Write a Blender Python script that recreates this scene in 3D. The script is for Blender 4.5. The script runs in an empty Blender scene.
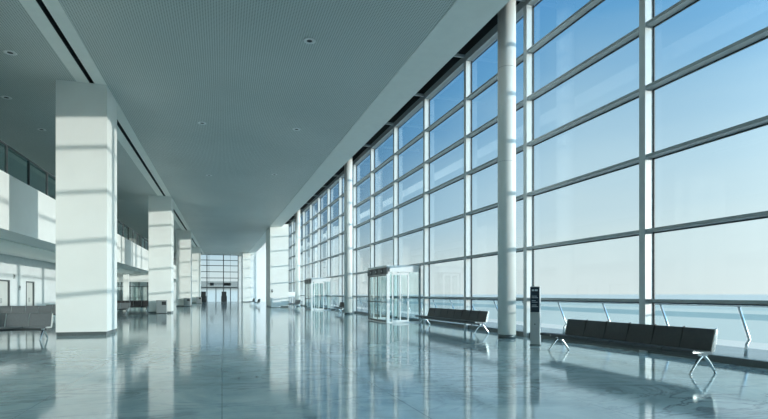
import bpy, bmesh, math, random
from mathutils import Vector, Matrix
random.seed(7)
sc = bpy.context.scene
COL = sc.collection
R = math.radians

# ------------------------------------------------------------------ camera
EYE = 1.5
cam_d = bpy.data.cameras.new('camera')
cam = bpy.data.objects.new('camera', cam_d)
COL.objects.link(cam)
cam_d.sensor_width = 36.0
cam_d.lens = 36.0 * 515.0 / 768.0
cam_d.shift_y = 84.5 / 768.0
cam_d.clip_start = 0.05
cam_d.clip_end = 6000
cam.location = (0, 0, EYE)
cam.rotation_euler = (R(90), 0, R(-17.46))
sc.camera = cam

# ------------------------------------------------------------------ colour management
sc.view_settings.view_transform = 'Standard'
sc.view_settings.look = 'None'
sc.view_settings.exposure = 0.42
sc.view_settings.gamma = 1.0
sc.view_settings.use_curve_mapping = False
sc.cycles.transparent_max_bounces = 40
sc.cycles.max_bounces = 10
sc.cycles.diffuse_bounces = 5
sc.cycles.caustics_reflective = False
sc.cycles.use_denoising = True

def lin(r, g, b):
    f = lambda c: (c / 255 / 12.92) if c / 255 <= .04045 else ((c / 255 + .055) / 1.055) ** 2.4
    return (f(r), f(g), f(b), 1.0)

# ------------------------------------------------------------------ sky
SUN_AZ = R(38.3)       # how far the sun stands behind the line square to the window wall
SUN_EL = R(4.67)
SKY_STRENGTH = 0.77
SUN_SIDE_GLOW = 5.6
SUN_STRENGTH = 2.3
world = bpy.data.worlds.new('sky')
sc.world = world
world.use_nodes = True
wn, wl = world.node_tree.nodes, world.node_tree.links
wn.clear()
def wnode(t, **kw):
    n = wn.new(t)
    for k, v in kw.items():
        setattr(n, k, v)
    return n
tc = wnode('ShaderNodeTexCoord')
sep = wnode('ShaderNodeSeparateXYZ')
wl.new(tc.outputs['Generated'], sep.inputs[0])
asn = wnode('ShaderNodeMath', operation='ARCSINE'); wl.new(sep.outputs['Z'], asn.inputs[0])
deg = wnode('ShaderNodeMath', operation='MULTIPLY'); wl.new(asn.outputs[0], deg.inputs[0]); deg.inputs[1].default_value = 57.2958
dot = wnode('ShaderNodeVectorMath', operation='DOT_PRODUCT'); wl.new(tc.outputs['Generated'], dot.inputs[0])
dot.inputs[1].default_value = (-math.cos(SUN_AZ), math.sin(SUN_AZ), 0)
dmx = wnode('ShaderNodeMath', operation='MAXIMUM'); wl.new(dot.outputs['Value'], dmx.inputs[0]); dmx.inputs[1].default_value = 0
mr = wnode('ShaderNodeMapRange', interpolation_type='SMOOTHSTEP'); wl.new(deg.outputs[0], mr.inputs[0])
mr.inputs[1].default_value = 0; mr.inputs[2].default_value = 9; mr.inputs[3].default_value = 0; mr.inputs[4].default_value = 30
mul = wnode('ShaderNodeMath', operation='MULTIPLY'); wl.new(dmx.outputs[0], mul.inputs[0]); wl.new(mr.outputs[0], mul.inputs[1])
add = wnode('ShaderNodeMath', operation='ADD'); wl.new(deg.outputs[0], add.inputs[0]); wl.new(mul.outputs[0], add.inputs[1])
nz = wnode('ShaderNodeTexNoise'); nz.inputs['Scale'].default_value = 2.2; nz.inputs['Detail'].default_value = 4
mpg = wnode('ShaderNodeMapping'); mpg.inputs['Scale'].default_value = (1, 1, 5)
wl.new(tc.outputs['Generated'], mpg.inputs[0]); wl.new(mpg.outputs[0], nz.inputs['Vector'])
nsc = wnode('ShaderNodeMath', operation='MULTIPLY_ADD'); wl.new(nz.outputs['Fac'], nsc.inputs[0]); nsc.inputs[1].default_value = -6; nsc.inputs[2].default_value = 3
add2 = wnode('ShaderNodeMath', operation='ADD'); wl.new(add.outputs[0], add2.inputs[0]); wl.new(nsc.outputs[0], add2.inputs[1])
dv = wnode('ShaderNodeMath', operation='DIVIDE'); wl.new(add2.outputs[0], dv.inputs[0]); dv.inputs[1].default_value = 90
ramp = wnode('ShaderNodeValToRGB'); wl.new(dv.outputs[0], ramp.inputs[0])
stops = [(0, (217, 230, 231)), (7, (208, 228, 233)), (14, (184, 215, 231)), (20, (153, 195, 223)), (27, (104, 166, 213)), (33, (88, 154, 211)), (48, (165, 188, 205)), (90, (198, 210, 214))]  # last stops: unseen pale upper sky, added to brighten the ground and hall
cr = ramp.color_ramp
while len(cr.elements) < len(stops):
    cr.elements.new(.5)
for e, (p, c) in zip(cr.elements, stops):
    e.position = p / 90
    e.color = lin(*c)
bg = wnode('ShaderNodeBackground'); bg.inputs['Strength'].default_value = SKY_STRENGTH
# the sky is far brighter on the sun's side, behind and to the right
dot2 = wnode('ShaderNodeVectorMath', operation='DOT_PRODUCT'); wl.new(tc.outputs['Generated'], dot2.inputs[0])
dot2.inputs[1].default_value = (math.cos(SUN_AZ) * .97, -math.sin(SUN_AZ) * .97, .24)
dm2 = wnode('ShaderNodeMath', operation='MAXIMUM'); wl.new(dot2.outputs['Value'], dm2.inputs[0]); dm2.inputs[1].default_value = 0
pw2 = wnode('ShaderNodeMath', operation='POWER'); wl.new(dm2.outputs[0], pw2.inputs[0]); pw2.inputs[1].default_value = 3
gl2 = wnode('ShaderNodeMath', operation='MULTIPLY_ADD'); wl.new(pw2.outputs[0], gl2.inputs[0]); gl2.inputs[1].default_value = SUN_SIDE_GLOW * SKY_STRENGTH; gl2.inputs[2].default_value = SKY_STRENGTH
wl.new(gl2.outputs[0], bg.inputs['Strength'])
cl2 = wnode('ShaderNodeMix', data_type='RGBA', blend_type='MULTIPLY'); wl.new(pw2.outputs[0], cl2.inputs[0])
wl.new(ramp.outputs[0], cl2.inputs[6]); cl2.inputs[7].default_value = (1.12, 1.06, .96, 1)
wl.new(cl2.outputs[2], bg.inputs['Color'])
wo = wnode('ShaderNodeOutputWorld'); wl.new(bg.outputs[0], wo.inputs[0])

# ------------------------------------------------------------------ sun
sun_d = bpy.data.lights.new('sun', 'SUN')
sun_d.energy = SUN_STRENGTH
sun_d.color = (1.0, .97, .91)
sun_d.angle = R(.6)
sun = bpy.data.objects.new('sun', sun_d)
COL.objects.link(sun)
to_sun = Vector((math.cos(SUN_AZ) * math.cos(SUN_EL), -math.sin(SUN_AZ) * math.cos(SUN_EL), math.sin(SUN_EL)))
sun.rotation_euler = to_sun.to_track_quat('Z', 'Y').to_euler()
sun.location = (60, -60, 30)

# ------------------------------------------------------------------ materials
def new_mat(name):
    m = bpy.data.materials.new(name)
    m.use_nodes = True
    nt = m.node_tree
    return m, nt, nt.nodes['Principled BSDF']
def coords(nt, scale=(1, 1, 1), kind='Object'):
    t = nt.nodes.new('ShaderNodeTexCoord')
    mp = nt.nodes.new('ShaderNodeMapping')
    mp.inputs['Scale'].default_value = scale
    nt.links.new(t.outputs[kind], mp.inputs[0])
    return mp.outputs[0]
def noise(nt, vec, scale, detail=3, rough=.5, dist=0):
    n = nt.nodes.new('ShaderNodeTexNoise')
    n.inputs['Scale'].default_value = scale
    n.inputs['Detail'].default_value = detail
    n.inputs['Roughness'].default_value = rough
    n.inputs['Distortion'].default_value = dist
    nt.links.new(vec, n.inputs['Vector'])
    return n.outputs['Fac']
def rampn(nt, fac, stops):
    r = nt.nodes.new('ShaderNodeValToRGB')
    el = r.color_ramp.elements
    while len(el) < len(stops):
        el.new(.5)
    for e, (p, c) in zip(el, stops):
        e.position = p
        e.color = c if len(c) == 4 else (*c, 1)
    nt.links.new(fac, r.inputs[0])
    return r.outputs[0]
def mixc(nt, fac, a, b, mode='MIX'):
    m = nt.nodes.new('ShaderNodeMix')
    m.data_type = 'RGBA'
    m.blend_type = mode
    for sock, v in ((m.inputs[0], fac), (m.inputs[6], a), (m.inputs[7], b)):
        if hasattr(v, 'links'):
            nt.links.new(v, sock)
        else:
            sock.default_value = v
    return m.outputs[2]
def simple(name, col, rough=.5, metal=0, var=.06, scale=3, spec=.5, bump=0):
    m, nt, b = new_mat(name)
    v = coords(nt)
    f = noise(nt, v, scale, 4)
    lo = tuple(c * (1 - var) for c in col[:3])
    hi = tuple(min(1, c * (1 + var)) for c in col[:3])
    nt.links.new(rampn(nt, f, [(.3, lo), (.7, hi)]), b.inputs['Base Color'])
    b.inputs['Roughness'].default_value = rough
    b.inputs['Metallic'].default_value = metal
    b.inputs['Specular IOR Level'].default_value = spec
    if bump:
        bp = nt.nodes.new('ShaderNodeBump')
        bp.inputs['Strength'].default_value = bump
        bp.inputs['Distance'].default_value = .01
        nt.links.new(noise(nt, v, scale * 12, 3), bp.inputs['Height'])
        nt.links.new(bp.outputs[0], b.inputs['Normal'])
    return m
def glass_mat(name, tint, ior=1.45, rough=0.0):
    m = bpy.data.materials.new(name)
    m.use_nodes = True
    nt = m.node_tree
    nt.nodes.clear()
    o = nt.nodes.new('ShaderNodeOutputMaterial')
    mx = nt.nodes.new('ShaderNodeMixShader')
    tr = nt.nodes.new('ShaderNodeBsdfTransparent'); tr.inputs[0].default_value = tint
    gl = nt.nodes.new('ShaderNodeBsdfGlossy'); gl.inputs['Roughness'].default_value = rough
    lw_ = nt.nodes.new('ShaderNodeLayerWeight'); lw_.inputs['Blend'].default_value = .5
    pw_ = nt.nodes.new('ShaderNodeMath'); pw_.operation = 'POWER'; nt.links.new(lw_.outputs['Facing'], pw_.inputs[0]); pw_.inputs[1].default_value = 5
    fr = nt.nodes.new('ShaderNodeMath'); fr.operation = 'MULTIPLY_ADD'; nt.links.new(pw_.outputs[0], fr.inputs[0])
    f0 = ((ior - 1) / (ior + 1)) ** 2
    fr.inputs[1].default_value = 1 - f0; fr.inputs[2].default_value = f0
    nt.links.new(fr.outputs[0], mx.inputs[0]); nt.links.new(tr.outputs[0], mx.inputs[1]); nt.links.new(gl.outputs[0], mx.inputs[2])
    nt.links.new(mx.outputs[0], o.inputs[0])
    return m

M = {}
M['plaster'] = simple('white_plaster', (.80, .82, .80), .55, var=.02, scale=1.2)
M['column_paint'] = simple('column_white_panels', (.80, .82, .79), .45, var=.02, scale=1.0)
M['soffit'] = simple('plain_soffit_paint', (.88, .90, .86), .6, var=.02)
M['back_wall'] = simple('back_wall_paint', (.70, .74, .75), .6, var=.03)
M['recess'] = simple('dark_recess_paint', (.035, .042, .046), .7)
M['frame'] = simple('window_frame_grey', (.42, .46, .47), .4, var=.03)
M['gasket'] = simple('dark_gasket', (.04, .05, .055), .5)
M['mullion'] = simple('mullion_pale_grey', (.62, .66, .66), .38, var=.02)
M['steel'] = simple('brushed_steel', (.62, .64, .65), .25, 1.0, var=.05, scale=8)
M['bin_steel'] = simple('dull_bin_steel', (.30, .33, .335), .42, .6, var=.05, scale=8)
M['alu'] = simple('polished_aluminium', (.80, .82, .83), .16, 1.0, var=.03)
M['dark_metal'] = simple('dark_grey_metal', (.09, .105, .11), .4, .3)
M['black'] = simple('black_plastic', (.02, .024, .027), .45)
M['charcoal'] = simple('charcoal_upholstery', (.060, .070, .074), .5, var=.10, scale=14, bump=.15)
M['grey_seat'] = simple('grey_perforated_seat', (.13, .145, .15), .45, var=.08, scale=20, bump=.1)
M['brown_seat'] = simple('dark_brown_seat', (.032, .028, .028), .5, var=.1, scale=14)
M['base_grey'] = simple('dark_skirting', (.13, .155, .155), .35, .3)
M['white_gloss'] = simple('white_enamel', (.82, .84, .84), .3, var=.01)
M['totem'] = simple('totem_light_grey', (.50, .53, .53), .38, .2, var=.02)
M['screen'] = simple('dark_glass_screen', (.018, .035, .055), .12, var=.05)
M['marks'] = simple('pale_screen_marks', (.55, .62, .68), .4)
M['door'] = simple('pale_door_leaf', (.58, .60, .58), .45, var=.02)
M['hedge'] = simple('dark_foliage', (.055, .12, .115), .8, var=.4, scale=.4)
M['hill'] = simple('grey_cladding', (.20, .21, .20), .9, var=.15, scale=.02)
M['terrace'] = simple('terrace_paving', (.27, .33, .33), .25, var=.12, scale=.8)
M['shop_back'] = simple('shop_interior_grey', (.48, .52, .53), .6, var=.1)
M['glass'] = glass_mat('clear_window_glass', (.965, .985, .985, 1), 1.32)
M['glass_green'] = glass_mat('greenish_door_glass', (.885, .945, .945, 1))
M['glass_outdoor'] = glass_mat('outdoor_balustrade_glass', (.94, .98, .98, 1))
M['glass_rail'] = glass_mat('balustrade_glass', (.66, .80, .80, 1))

# perforated ceiling panels
m, nt, b = new_mat('perforated_metal_ceiling')
v = coords(nt)
vor = nt.nodes.new('ShaderNodeTexVoronoi')
vor.inputs['Scale'].default_value = 14.0
vor.inputs['Randomness'].default_value = 0.0
nt.links.new(v, vor.inputs['Vector'])
dots = rampn(nt, vor.outputs['Distance'], [(.24, (.24, .27, .255)), (.32, (.63, .675, .655))])
big = noise(nt, v, .25, 2)
nt.links.new(mixc(nt, 1.0, dots, rampn(nt, big, [(.3, (.9, .92, .92)), (.7, (1, 1, 1))]), 'MULTIPLY'), b.inputs['Base Color'])
b.inputs['Roughness'].default_value = .45
b.inputs['Specular IOR Level'].default_value = .35
M['ceiling'] = m

# polished marble floor with tile joints
m, nt, b = new_mat('polished_grey_marble')
v = coords(nt)
br = nt.nodes.new('ShaderNodeTexBrick')
br.offset = 0.0
br.inputs['Scale'].default_value = 1.0
br.inputs['Brick Width'].default_value = 2.4
br.inputs['Row Height'].default_value = 2.4
br.inputs['Mortar Size'].default_value = .007
br.inputs['Mortar Smooth'].default_value = .1
br.inputs['Bias'].default_value = 0
br.inputs['Color1'].default_value = (.94, .94, .94, 1)
br.inputs['Color2'].default_value = (1.04, 1.04, 1.04, 1)
br.inputs['Mortar'].default_value = (.55, .55, .55, 1)
nt.links.new(v, br.inputs['Vector'])
n1 = noise(nt, v, .55, 9, .62, 1.6)
base = rampn(nt, n1, [(.30, (.27, .385, .39)), (.5, (.41, .54, .535)), (.72, (.57, .68, .67))])
vm = coords(nt, (.35, .8, 1))
n2 = noise(nt, vm, .9, 8, .6, 3.0)
vein = rampn(nt, n2, [(.455, (0, 0, 0)), (.495, (1, 1, 1)), (.535, (0, 0, 0))])
n3 = noise(nt, v, .3, 3)
vm2 = nt.nodes.new('ShaderNodeMath'); vm2.operation = 'MULTIPLY'
nt.links.new(vein, vm2.inputs[0]); nt.links.new(rampn(nt, n3, [(.36, (0, 0, 0)), (.6, (.9, .9, .9))]), vm2.inputs[1])
c1 = mixc(nt, vm2.outputs[0], base, (.16, .21, .235, 1))
nt.links.new(mixc(nt, 1.0, c1, br.outputs['Color'], 'MULTIPLY'), b.inputs['Base Color'])
rr = nt.nodes.new('ShaderNodeMapRange')
nt.links.new(noise(nt, v, 1.3, 5), rr.inputs[0])
rr.inputs[3].default_value = .05; rr.inputs[4].default_value = .12
nt.links.new(rr.outputs[0], b.inputs['Roughness'])
b.inputs['IOR'].default_value = 2.0
bp = nt.nodes.new('ShaderNodeBump'); bp.inputs['Strength'].default_value = .012; bp.inputs['Distance'].default_value = .05
nt.links.new(noise(nt, v, 3.0, 3), bp.inputs['Height']); nt.links.new(bp.outputs[0], b.inputs['Normal'])
M['floor'] = m

# airfield: pale concrete with darker strips running along the terminal
m, nt, b = new_mat('pale_apron_concrete')
v = coords(nt)
sx = nt.nodes.new('ShaderNodeSeparateXYZ'); nt.links.new(v, sx.inputs[0])
dvv = nt.nodes.new('ShaderNodeMath'); dvv.operation = 'MULTIPLY_ADD'
nf = noise(nt, coords(nt, (1, .3, 1)), .03, 4)
nt.links.new(nf, dvv.inputs[0]); dvv.inputs[1].default_value = 7; nt.links.new(sx.outputs['X'], dvv.inputs[2])
dd = nt.nodes.new('ShaderNodeMath'); dd.operation = 'DIVIDE'; nt.links.new(dvv.outputs[0], dd.inputs[0]); dd.inputs[1].default_value = 600
pale, teal, mid = (.93, .82, .70), (.30, .42, .41), (.70, .70, .63)
nt.links.new(rampn(nt, dd.outputs[0], [(.03, mid), (.05, pale), (.197, pale), (.207, teal), (.255, teal), (.262, pale), (.30, pale), (.33, mid), (.7, mid)]), b.inputs['Base Color'])
b.inputs['Roughness'].default_value = .32
M['apron'] = m

# ------------------------------------------------------------------ geometry helpers
class MB:
    def __init__(s):
        s.bm = bmesh.new()
    def box(s, x0, x1, y0, y1, z0, z1, bev=0.0, seg=2, rot=None):
        r = bmesh.ops.create_cube(s.bm, size=1)
        vs = r['verts']
        c = Vector(((x0 + x1) / 2, (y0 + y1) / 2, (z0 + z1) / 2))
        for q in vs:
            q.co = Vector((q.co.x * (x1 - x0), q.co.y * (y1 - y0), q.co.z * (z1 - z0)))
        if bev:
            es = list({e for q in vs for e in q.link_edges})
            rb = bmesh.ops.bevel(s.bm, geom=es, offset=bev, segments=seg, profile=.5, affect='EDGES')
            vs = list({q for f in rb['faces'] for q in f.verts} | {q for q in vs if q.is_valid})
        for q in vs:
            if rot is not None:
                q.co = rot @ q.co
            q.co += c
        return s
    def prism(s, pts, z0, z1):
        """vertical prism over a plan outline"""
        n = len(pts)
        lo = [s.bm.verts.new((p[0], p[1], z0)) for p in pts]
        hi = [s.bm.verts.new((p[0], p[1], z1)) for p in pts]
        s.bm.faces.new(lo[::-1]); s.bm.faces.new(hi)
        for i in range(n):
            s.bm.faces.new((lo[i], lo[(i + 1) % n], hi[(i + 1) % n], hi[i]))
        return s
    def sweep(s, prof, a, b, axis='x', bev=0):
        """closed profile (two coordinates) extruded along an axis from a to b"""
        def P(t, p):
            return (t, p[0], p[1]) if axis == 'x' else (p[0], t, p[1])
        n = len(prof)
        A = [s.bm.verts.new(P(a, p)) for p in prof]
        B = [s.bm.verts.new(P(b, p)) for p in prof]
        s.bm.faces.new(A); s.bm.faces.new(B[::-1])
        for i in range(n):
            s.bm.faces.new((A[i], B[i], B[(i + 1) % n], A[(i + 1) % n]))
        return s
    def cyl(s, x, y, z0, z1, r0, r1=None, n=32):
        r1 = r0 if r1 is None else r1
        lo = [s.bm.verts.new((x + r0 * math.cos(t), y + r0 * math.sin(t), z0)) for t in [2 * math.pi * i / n for i in range(n)]]
        hi = [s.bm.verts.new((x + r1 * math.cos(t), y + r1 * math.sin(t), z1)) for t in [2 * math.pi * i / n for i in range(n)]]
        s.bm.faces.new(lo[::-1]); s.bm.faces.new(hi)
        for i in range(n):
            f = s.bm.faces.new((lo[i], lo[(i + 1) % n], hi[(i + 1) % n], hi[i])); f.smooth = True
        return s
    def lathe(s, x, y, prof, n=24):
        rings = []
        for r, z in prof:
            rings.append([s.bm.verts.new((x + r * math.cos(2 * math.pi * i / n), y + r * math.sin(2 * math.pi * i / n), z)) for i in range(n)])
        for a, b in zip(rings, rings[1:]):
            for i in range(n):
                f = s.bm.faces.new((a[i], a[(i + 1) % n], b[(i + 1) % n], b[i])); f.smooth = True
        return s
    def tube(s, pts, rads, n=10, flat=1.0):
        pts = [Vector(p) for p in pts]
        if not hasattr(rads, '__len__'):
            rads = [rads] * len(pts)
        rings = []
        for i, p in enumerate(pts):
            t = (pts[min(i + 1, len(pts) - 1)] - pts[max(i - 1, 0)]).normalized()
            ref = Vector((1, 0, 0)) if abs(t.x) < .9 else Vector((0, 1, 0))
            u = t.cross(ref).normalized(); w = t.cross(u).normalized()
            rings.append([s.bm.verts.new(p + rads[i] * (math.cos(2 * math.pi * k / n) * u + flat * math.sin(2 * math.pi * k / n) * w)) for k in range(n)])
        for a, b in zip(rings, rings[1:]):
            for k in range(n):
                f = s.bm.faces.new((a[k], a[(k + 1) % n], b[(k + 1) % n], b[k])); f.smooth = True
        s.bm.faces.new(rings[0][::-1]); s.bm.faces.new(rings[-1])
        return s
    def build(s, name, mat, parent=None, loc=None, rz=0):
        bmesh.ops.recalc_face_normals(s.bm, faces=s.bm.faces)
        me = bpy.data.meshes.new(name)
        s.bm.to_mesh(me); s.bm.free()
        me.materials.append(mat)
        o = bpy.data.objects.new(name, me)
        COL.objects.link(o)
        if parent is not None:
            o.parent = parent
        if loc is not None:
            o.location = loc
        o.rotation_euler.z = rz
        return o

# The left colonnade and the window wall open towards each other by a degree or so
LA, RA = R(-.56), R(.80)
def fr(a, x, y, z=0):
    return Vector((x * math.cos(a) - y * math.sin(a), x * math.sin(a) + y * math.cos(a), z))
def L(x, y, z=0): return fr(LA, x, y, z)
def Rr(x, y, z=0): return fr(RA, x, y, z)

def tag(o, label=None, cat=None, group=None, kind=None):
    if label: o['label'] = label
    if cat: o['category'] = cat
    if group: o['group'] = group
    if kind: o['kind'] = kind
    return o
def root(name, loc, rz=0):
    o = bpy.data.objects.new(name, None)
    o.empty_display_size = .3
    COL.objects.link(o)
    o.location = loc
    o.rotation_euler.z = rz
    return o
def children(o):
    return [c for c in bpy.data.objects if c.parent == o]
def copy_tree(o, parent=None):
    c = o.copy(); COL.objects.link(c)
    if parent is not None: c.parent = parent
    for ch in children(o):
        copy_tree(ch, c)
    return c
def place(o, loc, rz, label=None, cat=None, group=None):
    o.location = loc
    o.rotation_euler = (0, 0, rz)
    tag(o, label, cat, group)
    return o

Y0, Y1 = -13.65, 105.0     # the hall from the wall behind the viewpoint to the far end
CEIL = 9.15
GX = 10.45                 # inner edge of the window wall
STR = 'structure'

# ------------------------------------------------------------------ floor and ground
f = MB().prism([L(-14.2, Y0 - 1), Rr(10.78, Y0 - 1), Rr(10.78, Y1 + .5), L(-14.2, Y1 + .5)], -.25, 0).build('floor', M['floor'])
tag(f, 'polished blue grey marble floor running the length of the hall', 'floor', kind=STR)
g = MB().box(-1000, 6000, -3000, 6000, -5.0, -4.5).build('ground', M['apron'], rz=RA)
tag(g, 'pale airfield apron outside the window wall', 'ground', kind=STR)
t = MB().box(10.80, 15.0, Y0, Y1, -.55, -.10).build('terrace', M['terrace'], rz=RA)
tag(t, 'blue grey terrace paving just outside the window wall', 'terrace', kind=STR)

# ------------------------------------------------------------------ ceiling
c = MB().prism([L(-4.22, Y0), Rr(6.0, Y0), Rr(6.0, Y1), L(-4.22, Y1)], CEIL, CEIL + .3)
c.prism([L(-14.2, Y0), L(-5.2, Y0), L(-5.2, Y1), L(-14.2, Y1)], CEIL, CEIL + .3)
tag(c.build('ceiling', M['ceiling']), 'grey perforated metal ceiling high over the hall', 'ceiling', kind=STR)
s = MB().box(-5.2, -4.78, Y0, Y1, CEIL - .01, CEIL + .3).box(-4.62, -4.22, Y0, Y1, CEIL - .01, CEIL + .3).build('trim_1', M['soffit'], rz=LA)
tag(s, 'plain pale ceiling strip either side of the dark slot above the square columns', 'ceiling strip', kind=STR)
slot = MB().box(-4.80, -4.60, Y0, Y1, CEIL + .22, CEIL + .32).box(-4.785, -4.775, Y0, Y1, CEIL, CEIL + .24).box(-4.625, -4.615, Y0, Y1, CEIL, CEIL + .24)
slot.build('slot_lining', M['recess'], s)
s2 = MB().box(6.0, 7.3, Y0, Y1, CEIL - .02, CEIL + .5).build('trim_2', M['soffit'], rz=RA)
tag(s2, 'plain pale soffit band along the ceiling edge beside the windows', 'soffit', kind=STR)
bh = MB().box(7.15, 7.3, Y0, Y1, CEIL + .5, 12.6).box(7.15, 10.95, Y0, Y1, 12.6, 12.85).box(10.55, 10.80, Y0, Y1, 12.0, 12.6)
bhead = bh.build('trim_3', M['recess'], rz=RA)
tag(bhead, 'dark recess above the window wall', 'recess', kind=STR)

# ------------------------------------------------------------------ outer walls
w = MB().prism([L(-14.4, Y0 - .4), Rr(10.9, Y0 - .4), Rr(10.9, Y0), L(-14.4, Y0)], 0, 12.85).build('wall_south', M['back_wall'])
tag(w, 'plain pale wall behind the viewpoint', 'wall', kind=STR)
lw = MB()
DOORS = [(34.7, 36.9), (39.6, 41.1), (48.0, 49.6)]
edges = [Y0] + [v for d in DOORS for v in d] + [Y1]
for i in range(0, len(edges), 2):
    lw.box(-13.1, -12.8, edges[i], edges[i + 1], 0, 3.87)
for a, b_ in DOORS:
    lw.box(-13.1, -12.8, a, b_, 2.35, 3.87)
lw.box(-14.3, -14.0, Y0, Y1, 3.87, CEIL)
lwo = lw.build('wall_west', M['back_wall'], rz=LA)
tag(lwo, 'pale back wall behind the left rows of seats, under the gallery', 'wall', kind=STR)
for i, (a, b_) in enumerate(DOORS):
    d = root('door_%d' % (i + 1), L(-12.8, a, 0), LA)
    wd = b_ - a
    fm = MB().box(-.14, .03, 0, .07, 0, 2.35).box(-.14, .03, wd - .07, wd, 0, 2.35).box(-.14, .03, .07, wd - .07, 2.27, 2.35)
    fm.build('door_frame', M['dark_metal'], d)
    lf = MB().box(-.12, -.07, .08, wd / 2 - .005, .01, 2.26).box(-.12, -.07, wd / 2 + .005, wd - .08, .01, 2.26).build('door_leaf', M['door'], d)
    MB().box(-.07, -.03, wd / 2 - .10, wd / 2 - .07, .95, 1.25, .005).box(-.07, -.03, wd / 2 + .07, wd / 2 + .10, .95, 1.25, .005).build('handle', M['steel'], lf)
    tag(d, ['pale double door at the left picture edge in the back wall', 'narrow pale door beside the front square column in the back wall', 'pale door hidden behind the front square column'][i], 'door', kind=STR)
for i, (yy, zz, lab) in enumerate([(37.6, 2.6, 'small square plate on the back wall between the two doors, upper one'), (38.5, 1.9, 'small square plate on the back wall between the two doors, lower one')]):
    p = MB().box(0, .03, -.16, .16, -.16, .16, .01).build('wall_plate', M['totem'], loc=L(-12.8, yy, zz), rz=LA)
    MB().box(.03, .036, -.1, .1, -.02, .1).box(.03, .036, -.1, .05, -.09, -.06).build('plate_mark', M['dark_metal'], p)
    tag(p, lab, 'sign')

# gallery
gal = MB().box(-14.0, -7.8, Y0, Y1, 3.87, 4.9).build('gallery_floor', M['plaster'], rz=LA)
tag(gal, 'white gallery slab over the left side seats', 'gallery', kind=STR)
up = MB().box(-8.0, -7.8, Y0, Y1, 4.9, 5.96).build('wall_gallery', M['plaster'], rz=LA)
tag(up, 'white solid parapet along the edge of the gallery', 'parapet', kind=STR)
dr = MB().box(-11.6, -9.2, Y0, Y1, 3.81, 3.87).build('trim_4', M['soffit'], rz=LA)
tag(dr, 'dropped soffit panel under the gallery', 'soffit', kind=STR)
ra = root('gallery_balustrade', L(-7.9, 0, 5.96), LA)
tag(ra, 'glass balustrade with grey posts on the white gallery parapet', 'balustrade')
MB().box(-.04, .04, 3, Y1, 1.06, 1.12, .015).build('handrail', M['dark_metal'], ra)
py0 = 22.5 - 2.24 * 8
k = 0
post_p = pane_p = None
while py0 + 2.24 * k < Y1 - 3:
    yy = py0 + 2.24 * k
    if k == 0:
        post_p = MB().box(-.045, .045, -.04, .04, 0, 1.06, .008).box(-.08, .08, -.07, .07, 0, .03).build('post', M['dark_metal'], ra, (0, yy, 0))
        pane_p = MB().box(-.008, .008, .05, 2.19, .05, 1.06).build('glass_panel', M['glass_rail'], ra, (0, yy, 0))
    else:
        for pr in (post_p, pane_p):
            q = pr.copy(); COL.objects.link(q); q.parent = ra; q.location = (0, yy, 0)
    k += 1

# glazed shopfront under the gallery, closing the view between the front columns
sf = root('wall_shopfront', L(-12.8, 66, 0), LA)
tag(sf, 'glazed shopfront under the gallery seen between the two front columns', 'shopfront', kind=STR)
MB().box(0, 4.9, -.12, .12, 2.9, 3.87).build('fascia', M['plaster'], sf)
fb = MB().box(0, 4.9, -.04, .04, 2.35, 2.43).box(0, 4.9, -.04, .04, 0, .1)
for xx in (0, .95, 1.9, 2.85, 3.75, 4.81):
    fb.box(xx, xx + .09, -.05, .05, 0, 2.9)
fb.build('shop_frame', M['dark_metal'], sf)
MB().box(.05, 4.85, -.012, .012, .1, 2.9).build('shop_glass', M['glass_green'], sf)
MB().box(0, 4.9, 3.9, 4.1, 0, 3.87).build('shop_back_wall', M['shop_back'], sf)
MB().box(2.05, 2.8, 1.2, 1.7, 0, 2.3, .02).box(3.1, 3.6, 1.4, 1.9, 0, 2.3, .02).build('shop_pale_panels', M['door'], sf)
pw = MB().box(-10.75, -10.25, 61.2, 61.7, 0, 3.81).build('pillar', M['column_paint'], rz=LA)
tag(pw, 'slim white pillar under the gallery in front of the shopfront', 'pillar', kind=STR)

# ------------------------------------------------------------------ square columns
names = ['big white square column nearest the viewpoint', 'second white square column with a steel bin before it', 'third white square column along the left', 'fourth white square column along the left, farthest']
for i, yy in enumerate([20.96, 43.5, 66.0, 88.5]):
    q = MB().box(-5.86, -4.22, yy, yy + 1.8, .13, CEIL).build('square_column', M['column_paint'], rz=LA)
    MB().box(-5.84, -4.24, yy + .02, yy + 1.78, 0, .13).build('column_plinth', M['base_grey'], q)
    tag(q, names[i], 'column', kind=STR)

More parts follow.
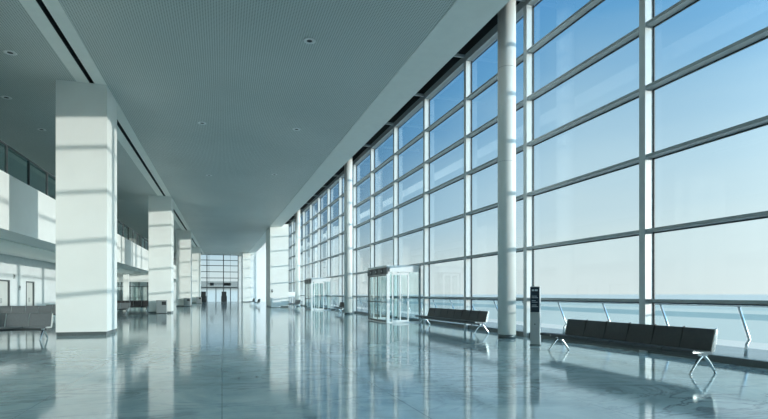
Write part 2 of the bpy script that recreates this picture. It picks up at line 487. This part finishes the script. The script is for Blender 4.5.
# ------------------------------------------------------------------ window wall
MY = [-13.65, -8.8, -3.95, .9, 5.75, 10.5, 15.75, 20.35, 25.0, 29.8, 34.7, 39.5]
while MY[-1] < 100: MY.append(MY[-1] + 4.85)
TZ = [1.29, 3.08, 4.98, 6.75, 8.36, 10.02]
ords = ['', 'second', 'third', 'fourth', 'fifth', 'sixth', 'seventh', 'eighth', 'ninth', 'tenth', 'eleventh', 'twelfth', 'thirteenth', 'fourteenth', 'fifteenth', 'sixteenth', 'seventeenth', 'eighteenth', 'nineteenth', 'twentieth']
for i in range(len(MY) - 1):
    a, b_ = MY[i], MY[i + 1]
    n = b_ - a
    wr = root('window_%d' % (i + 1), Rr(GX, a, 0), RA)
    j = i - 4
    lab = ('tall glazed bay of the window wall behind the viewpoint' if j < 0 else
           'tall glazed bay of the window wall cut by the right picture edge' if j == 0 else
           'tall glazed bay of the window wall, %s from the right picture edge' % ords[min(j, 19)])
    tag(wr, lab, 'window', 'glazed bays of the window wall', STR)
    MB().box(0, .27, n - .1, n + .1, .0, 11.7, .006, 1).build('mullion', M['mullion'], wr)
    for z in TZ:
        MB().box(.02, .26, .1, n - .1, z, z + .08).build('transom', M['frame'], wr)
    MB().box(0, .30, .0, n, 11.7, 12.0).build('head_beam', M['frame'], wr)
    gk = MB()
    for z in TZ + [11.64]:
        gk.box(.25, .29, .1, n - .1, z - .03, z)
    gk.box(.255, .29, .1, .135, .14, 11.7).box(.255, .29, n - .135, n - .1, .14, 11.7)
    gk.build('gasket', M['gasket'], wr)
    MB().box(.10, .27, .1, n - .1, 0, .14).build('sill', M['base_grey'], wr)
    MB().box(.27, .285, 0.0, n, .1, 11.75).build('pane', M['glass'], wr)
    MB().box(-3.15, .05, n - .05, n + .05, 11.86, 11.98).build('bracket', M['frame'], wr)

# round columns inside the window wall
for i, yy in enumerate([15.45, 37.4, 61.9, 86.0]):
    q = MB().cyl(0, 0, .12, 12.6, .305, n=48).build('round_column', M['column_paint'], loc=Rr(9.53, yy), rz=RA)
    MB().cyl(0, 0, 0, .12, .295, n=48).build('column_plinth', M['base_grey'], q)
    MB().cyl(0, 0, 6.0, 6.012, .3065, n=48).cyl(0, 0, 9.2, 9.212, .3065, n=48).build('joint_ring', M['frame'], q)
    tag(q, ['tall round white column standing nearest by the windows', 'second round white column by the windows, past the larger vestibule', 'third round white column by the windows, beside the white pier', 'farthest round column by the windows'][i], 'column', kind=STR)

# white piers on the window side
for i, (x0, x1, ya, yb, nm) in enumerate([(6.0, 8.05, 59.1, 64.0, 'wide white pier standing out from the window side'), (5.0, 6.4, 98.0, 103.0, 'white pier beside the far end window')]):
    q = MB().box(x0, x1, ya, yb, .15, CEIL + .3).build('pier', M['column_paint'], rz=RA)
    MB().box(x0 + .02, x1 - .02, ya + .02, yb - .02, 0, .15).build('pier_plinth', M['base_grey'], q)
    tag(q, nm, 'pier', kind=STR)

# ------------------------------------------------------------------ far end wall
ew = MB()
ew.box(-14.4, -4.1, Y1, Y1 + .4, 0, CEIL).box(3.1, 10.9, Y1, Y1 + .4, 0, 12.85).box(-4.1, 3.1, Y1, Y1 + .4, CEIL - .1, CEIL + .3)
ewo = tag(ew.build('wall_north', M['back_wall']), 'pale end wall around the far window', 'wall', kind=STR)
fw = root('window_far', (-4.1, Y1, 0))
tag(fw, 'glazed end wall with doors at the far end of the hall', 'window', kind=STR)
for xx in (0.0, 1.25, 4.3, 7.05):
    MB().box(xx, xx + .15, 0, .25, 0, CEIL - .1).build('mullion', M['gasket'], fw)
for zz in (4.55, 5.75, 6.95, 8.0):
    MB().box(.1, 7.1, .04, .22, zz, zz + .12).build('transom', M['dark_metal'], fw)
MB().box(.05, 7.15, .16, .18, 0, CEIL - .1).build('pane', M['glass'], fw)
MB().box(.1, 7.1, -.1, .24, 2.65, 2.85).box(2.9, 3.05, 0, .2, 0, 2.65).box(5.6, 5.75, 0, .2, 0, 2.65).build('door_head', M['dark_metal'], fw)
es = root('hanging_sign_bar', (-4.1, Y1 - 1.5, 3.15))
tag(es, 'dark sign bar with two boards hung before the far end doors', 'sign')
MB().box(1.5, 5.9, -.05, .05, .22, .34).build('bar', M['dark_metal'], es)
for a_, b_ in ((1.9, 2.6), (4.4, 5.7)):
    MB().box(a_, b_, -.09, .09, -.05, .50, .02).build('board', M['black'], es)
for a_ in (1.7, 5.6):
    MB().box(a_, a_ + .05, -.02, .02, .34, CEIL - 3.15 - .005).build('hanger', M['dark_metal'], es)

# ------------------------------------------------------------------ downlights
def downlight(name='downlight'):
    o = root('downlight', (0, 0, CEIL))
    MB().lathe(0, 0, [(.17, 0), (.19, -.012), (.18, -.02), (.085, -.018), (.08, 0), (.17, 0)], 28).build('trim_ring', M['white_gloss'], o)
    MB().lathe(0, 0, [(.083, -.015), (.06, -.006), (.0005, -.004)], 24).build('lamp', M['black'], o)
    return o
DL = [((2.52, 15.5), 'unlit round downlight nearest the top, in the perforated ceiling near the soffit band'),
      ((3.3, 24.0), 'unlit round downlight in the perforated ceiling near the soffit band, second along its row'),
      ((-.85, 24.4), 'unlit round downlight in the middle of the perforated ceiling'),
      ((3.2, 33.5), 'unlit round downlight near the soffit band, third along its row'),
      ((-.8, 35.0), 'unlit round downlight mid ceiling, second along the middle row'),
      ((-6.4, 19.1), 'unlit round downlight left of the dark slot, the highest in the picture corner'),
      ((-8.0, 23.5), 'unlit round downlight over the gallery at the left picture edge'),
      ((-8.0, 27.6), 'unlit round downlight over the gallery beside the front square column'),
      ((-7.9, 46.5), 'unlit round downlight over the gallery between the first two square columns')]
dl0 = None
for (x, y), lab in DL:
    o = dl0 if dl0 is None else copy_tree(dl0)
    if o is None:
        o = dl0 = downlight()
    place(o, (x, y, CEIL), 0, lab, 'downlight', 'recessed downlights in the ceiling')

# ------------------------------------------------------------------ benches
def make_bench(n, mat, wid=.73, backless=0, name='waiting_bench', dividers=False):
    """runs along local +x from its end at 0; sitters face local -y; backless seats at the far end"""
    o = root(name, (0, 0, 0))
    tot = n + backless
    MB().box(.06, (n * wid + .40 if backless else n * wid - .06), -.05, .05, .30, .37, .012).build('beam', M['dark_metal'], o)
    for i in range(tot):
        gp_ = .013 if dividers else .004
        x0, x1 = i * wid + gp_, (i + 1) * wid - gp_
        if i >= n:
            x1 = x0 + .44      # the narrow backless perch at the end
        sm = MB()
        sm.sweep([(-.34, .385), (-.355, .41), (-.34, .445), (-.26, .455), (.10, .43), (.22, .425), (.22, .385), (.0, .37)], x0, x1)
        sm.build('seat', mat, o)
        if i < n:
            bm_ = MB()
            bm_.sweep([(.17, .42), (.205, .41), (.245, .44), (.30, .60), (.345, .80), (.335, .835), (.31, .83), (.26, .66)], x0, x1)
            bm_.build('backrest', mat, o)
    for q in range(n + 1):
        xx = q * wid
        inner = 0 < q < n
        if inner and not dividers:
            continue
        # the slim frame or gap strip stands a little proud of the back cushions on both faces
        e = MB().sweep([(.165, .40), (.265, .42), (.318, .60), (.362, .81), (.348, .855), (.300, .84), (.245, .66), (.192, .48)], xx - .011, xx + .011)
        if not inner:
            e.sweep([(-.36, .40), (-.36, .43), (.20, .415), (.20, .375)], xx - .012, xx + .012)
        e.build('frame_gap_strip' if inner else 'end_frame', dividers if inner else M['alu'], o)
    for xx in (.05, (tot - 1) * wid + .04 if backless else n * wid - .16):
        lg = MB()
        for sgn in (-1, 1):
            pts, rad = [], []
            for k in range(9):
                u = k / 8
                yy = sgn * (.02 + .33 * u ** .95)
                zz = .335 - .30 * u ** 1.2
                pts.append((xx, yy, zz)); rad.append(.034 - .012 * u)
            pts.append((xx, sgn * .36, .012)); rad.append(.021)
            lg.tube(pts, rad, 10, 1.0)
            lg.cyl(xx, sgn * .36, 0, .018, .028, n=14)
        lg.box(xx - .05, xx + .05, -.09, .09, .33, .385, .012)
        lg.build('leg', M['alu'], o)
    return o
GB = 'dark beam seats along the window wall'
# sitters face the hall: local +x runs up the hall, local -y looks away from the glass
def right_bench(o, x, y, lab):
    # local x axis -> +y of the window frame, local y axis -> -x ... mirrored by 90 degrees
    return place(o, Rr(x, y), RA + R(90), lab, 'bench', GB)
# with a +90 turn local -y looks to +x, so seats are built on a turned copy instead
def make_window_bench(n, backless):
    o = make_bench(n, M['charcoal'], .71, backless, dividers=M['black'])  # black dividers draw the shaded gaps between seat backs as colour
    for ch in children(o):
        me = ch.data
        for q in me.vertices:          # swing the sitter's side round to the hall
            q.co.y = -q.co.y * .85
        me.flip_normals()
    return o
b1 = right_bench(make_window_bench(6, 1), 8.72, 7.26, 'charcoal beam seat of six backrests at right, nearest the viewpoint')
b2p = make_window_bench(8, 1)
right_bench(b2p, 9.72, 17.5, 'charcoal beam seat between the near round column and the larger glass vestibule')
right_bench(make_window_bench(3, 0), 9.6, 39.2, 'short dark beam seat just before the smaller, farther glass vestibule')
b3p = make_window_bench(5, 0)
right_bench(b3p, 8.6, 55.6, 'dark beam seat between the wide white pier and the third round column')
right_bench(copy_tree(b3p), 5.4, 68.0, 'dark beam seat far back, just left of the wide white pier')
right_bench(copy_tree(b3p), 5.3, 76.0, 'dark beam seat farthest back, in line behind the one left of the wide pier')

GL = 'grey beam seats under the gallery'
def left_bench(o, x_right, y, n, lab):
    return place(o, L(x_right - n * .66, y), LA, lab, 'bench', GL)
lb4 = make_bench(4, M['grey_seat'], .66, dividers=M['steel'])
left_bench(lb4, -5.62, 19.45, 4, 'grey beam seat in the front row left of the nearest square column')
lb6 = make_bench(6, M['grey_seat'], .66, dividers=M['steel'])
left_bench(lb6, -8.9, 33.3, 6, 'grey beam seat in the second row behind the front left seats')
left_bench(copy_tree(lb4), -8.2, 36.6, 4, 'grey beam seat half hidden behind the nearest square column')
left_bench(copy_tree(lb6), -7.05, 42.5, 6, 'grey beam seat whose end shows between the two front square columns')
lbd = make_bench(6, M['brown_seat'], .66, dividers=M['steel'])
left_bench(lbd, -6.7, 50.0, 6, 'dark brown beam seat beyond the second column, nearer of the dark rows')
left_bench(copy_tree(lbd), -7.0, 54.0, 6, 'dark brown beam seat beyond the second column, middle of the dark rows')
left_bench(copy_tree(lbd), -7.2, 58.0, 6, 'dark brown beam seat just in front of the shopfront, rearmost of the dark rows')

# ------------------------------------------------------------------ information totem
tt = root('information_totem', Rr(8.95, 12.95), RA - R(48))
tag(tt, 'slim grey information totem with a dark screen beside the near right bench', 'information totem')
MB().box(-.14, .14, -.07, .07, .025, 1.72, .008).build('body', M['totem'], tt)
MB().box(-.15, .15, -.085, .085, 0, .03, .005).build('foot', M['base_grey'], tt)
scn = MB().box(-.132, .132, -.082, -.068, .97, 1.70, .004).build('screen', M['screen'], tt)
mk = MB()
for x0, x1, z in [(-.085, -.02, 1.585), (.0, .085, 1.585), (-.085, .06, 1.43), (-.085, .09, 1.385), (-.085, .03, 1.30), (-.085, .08, 1.255), (-.085, .05, 1.17), (-.085, .085, 1.125)]:
    mk.box(x0, x1, -.086, -.081, z, z + (.05 if z > 1.5 else .014))
mk.build('screen_marks', M['marks'], scn)
MB().box(-.018, .018, -.078, -.069, .60, .635, .003).build('badge', M['black'], tt)

# ------------------------------------------------------------------ glass vestibules
def make_vestibule():
    """near corner at the origin; +x towards the glass wall, +y up the hall; 2 wide, 3 deep"""
    o = root('entrance_vestibule', (0, 0, 0))
    W, D, H = 1.9, 3.45, 3.0
    MB().box(0, W, 0, D, H - .12, H, .01).build('roof', M['white_gloss'], o)
    hd = MB().box(-.03, .06, 0, D, H - .46, H - .12, .006).build('header', M['dark_metal'], o)
    sg = MB()
    for yy in (.55, 1.55, 2.55):
        sg.box(-.05, -.03, yy, yy + .34, H - .43, H - .15, .004)
    sgo = sg.build('header_sign', M['black'], hd)
    mk = MB()
    for yy in (.55, 1.55, 2.55):
        mk.box(-.056, -.049, yy + .09, yy + .25, H - .31, H - .285).box(-.056, -.049, yy + .2, yy + .25, H - .34, H - .25)
    mk.build('header_sign_marks', M['marks'], sgo)
    MB().box(.06, W, .0, .06, H - .34, H - .12, .006).build('side_fascia', M['white_gloss'], o)
    MB().box(.06, W, D - .06, D, H - .34, H - .12, .006).build('side_fascia', M['white_gloss'], o)
    for x, y in ((0, 0), (0, D - .09), (W - .09, 0), (W - .09, D - .09)):
        near = x == 0 and y == 0
        MB().box(x, x + (.16 if near else .09), y, y + .09, 0, H - .12, .006).build('corner_post', M['white_gloss'] if near else M['frame'], o)
    # sliding leaves towards the hall
    for k in range(2):
        ya = .10 + k * (D - .2) / 2
        yb = ya + (D - .2) / 2
        xo = .03
        lf = MB().box(xo, xo + .035, ya, ya + .045, .03, H - .47).box(xo, xo + .035, yb - .045, yb, .03, H - .47).box(xo, xo + .035, ya + .045, yb - .045, .03, .12).box(xo, xo + .035, ya + .045, yb - .045, H - .54, H - .47)
        lf.box(xo, xo + .035, ya + .045, yb - .045, 1.05, 1.10)
        lfo = lf.build('sliding_door', M['base_grey'], o)
        MB().box(xo + .012, xo + .022, ya + .04, yb - .04, .1, H - .5).build('door_glass', M['glass_green'], lfo)
    # framed side door facing down the hall and its twin up the hall
    for y, nm in ((.02, 'side_door'), (D - .07, 'side_door')):
        fmx = MB()
        for xx in (.30, 1.16):
            fmx.box(xx, xx + .07, y, y + .05, .02, H - .40)
        fmx.box(.37, 1.16, y, y + .05, H - .50, H - .40).box(.37, 1.16, y, y + .05, .02, .14)
        fmx.box(.72, .79, y, y + .05, .14, H - .50)
        fo = fmx.build(nm, M['white_gloss'], o)
        MB().box(.32, 1.21, y + .018, y + .03, .1, H - .42).build('door_glass', M['glass_green'], fo)
        MB().box(.82, .85, y - .035, y - .005, .9, 1.5, .006).box(.82, .85, y - .01, y + .02, .92, .96).box(.82, .85, y - .01, y + .02, 1.44, 1.48).build('handle', M['steel'], fo)
        MB().box(1.25, W - .09, y + .018, y + .03, .1, H - .34).box(.1, .29, y + .018, y + .03, .1, H - .34).build('side_glass', M['glass_green'], o)
        MB().box(.16, W - .09, y - .01, y + .06, 0, .05).build('side_sill', M['white_gloss'], o)
    MB().box(-.02, .09, .09, D - .09, 0, .025).build('threshold', M['steel'], o)
    return o
v1 = make_vestibule()
place(v1, Rr(8.50, 25.3), RA, 'larger glass entrance vestibule with dark header, nearest by the window wall', 'vestibule', 'glass vestibules at the window wall')
place(copy_tree(v1), Rr(8.50, 47.3), RA, 'smaller, farther glass entrance vestibule beyond the second round column', 'vestibule', 'glass vestibules at the window wall')

# ------------------------------------------------------------------ bins
def make_bin():
    o = root('waste_bin', (0, 0, 0))
    MB().box(-.37, .37, -.2, .2, .04, .98, .015).build('body', M['bin_steel'], o)
    MB().box(-.35, .35, -.18, .18, 0, .04).build('foot', M['black'], o)
    MB().box(-.385, .385, -.215, .215, .98, 1.02, .01).build('lid', M['bin_steel'], o)
    MB().box(.02, .33, -.212, -.198, .66, .92, .004).build('opening', M['black'], o)
    return o
bn = make_bin()
place(bn, L(-4.85, 42.95), LA, 'steel waste bin standing in front of the second square column', 'bin', 'waste bins by the square columns')
place(copy_tree(bn), L(-4.6, 65.4), LA, 'waste bin standing in front of the third square column', 'bin', 'waste bins by the square columns')
place(copy_tree(bn), L(-4.4, 87.9), LA, 'waste bin standing in front of the farthest square column', 'bin', 'waste bins by the square columns')

# dark check-in kiosks by the far end
def make_kiosk():
    o = root('service_kiosk', (0, 0, 0))
    MB().box(-.5, .5, -.35, .35, .06, 1.15, .02).build('counter', M['black'], o)
    MB().box(-.47, .47, -.3, .3, 0, .06).build('foot', M['dark_metal'], o)
    MB().box(-.42, .42, -.05, .05, 1.15, 1.95, .02).build('upright_panel', M['black'], o)
    return o
kk = make_kiosk()
place(kk, (-3.2, 98.5, 0), 0, 'dark service kiosk at the left of the far end window', 'kiosk', 'dark kiosks before the far end')
place(copy_tree(kk), (.35, 98.5, 0), 0, 'dark service kiosk at the middle of the far end window', 'kiosk', 'dark kiosks before the far end')

# white counter and devices by the wide pier
ct = root('white_counter', Rr(6.5, 58.2), RA)
tag(ct, 'small white service counter in front of the wide white pier', 'counter')
MB().box(-.5, .5, -.3, .3, .05, 1.05, .015).build('body', M['white_gloss'], ct)
MB().box(-.46, .46, -.26, .26, 0, .05).build('foot', M['base_grey'], ct)
MB().box(-.55, .55, -.34, .34, 1.05, 1.10, .01).build('top', M['white_gloss'], ct)
md = MB().box(-.07, .07, -.08, 0, -.16, .16, .01).build('wall_phone', M['black'], loc=Rr(6.22, 59.1, 1.85), rz=RA)
MB().box(-.045, .045, -.095, -.08, .02, .12, .004).build('display', M['marks'], md)
tag(md, 'small dark wall phone on the left edge of the wide white pier', 'wall phone')
ib = root('information_board', Rr(8.9, 63.3), RA)
tag(ib, 'white panel board on two legs by the windows beside the wide pier', 'board')
MB().box(-.6, .6, -.03, .03, 1.1, 1.75, .01).build('panel', M['white_gloss'], ib)
for xx in (-.5, .46):
    MB().box(xx, xx + .04, -.02, .02, .0, 1.1).build('leg', M['dark_metal'], ib)

# ------------------------------------------------------------------ outdoors
ob = root('terrace_balustrade', Rr(13.2, 0, -.10), RA)
tag(ob, 'outdoor glass balustrade with slanted steel posts beyond the windows', 'balustrade')
MB().box(-.42, -.36, 0, 60, 1.27, 1.31, .01).build('top_rail', M['steel'], ob)
pp = None
for k in range(24):
    yy = 2.4 + 2.44 * k
    if pp is None:
        pp = MB().tube([(-.39, 0, 1.28), (.0, 0, .42), (-.10, 0, .30), (-.14, 0, 0)], [.03, .04, .04, .04], 10).build('post', M['steel'], ob, (0, yy, 0))
        gp = MB().prism([(-.006, .06), (.006, .06), (.006, 2.38), (-.006, 2.38)], 0, .9)
        gp.bm.verts.ensure_lookup_table()
        for q in gp.bm.verts:
            q.co.x += -.39 + .39 * (1 - q.co.z / .9) * .98
            q.co.z += .36
        gpo = gp.build('glass_panel', M['glass_outdoor'], ob, (0, yy, 0))
    else:
        for pr in (pp, gpo):
            q = pr.copy(); COL.objects.link(q); q.parent = ob; q.location = (0, yy, 0)

# distant hedge line and hills
hb = MB()
for k in range(520):
    yy = -60 + k * 1.8 + random.uniform(-1.5, 1.5)
    r = random.uniform(.9, 1.9)
    rr_ = bmesh.ops.create_icosphere(hb.bm, subdivisions=2, radius=1)
    cx = 265 + random.uniform(-6, 6)
    for q in rr_['verts']:
        w_ = 1 + random.uniform(-.14, .14)
        q.co = Vector((cx + q.co.x * r * 1.2 * w_, yy + q.co.y * r * 1.5 * w_, -4.5 + max(-.2, r * .55 + q.co.z * r * .8 * w_)))
tl = hb.build('treeline', M['hedge'], rz=RA)
tag(tl, 'low dark line of trees across the airfield', 'trees', kind='stuff')
eb = MB().box(-60, 40, 230, 250, 3.6, 6.9).build('terminal_wing', M['hill'])
MB().box(-58, 38, 231, 248, -4.5, 3.6).build('lower_storey', M['frame'], eb)
tag(eb, 'hazy low building seen through the far end window', 'building', kind=STR)
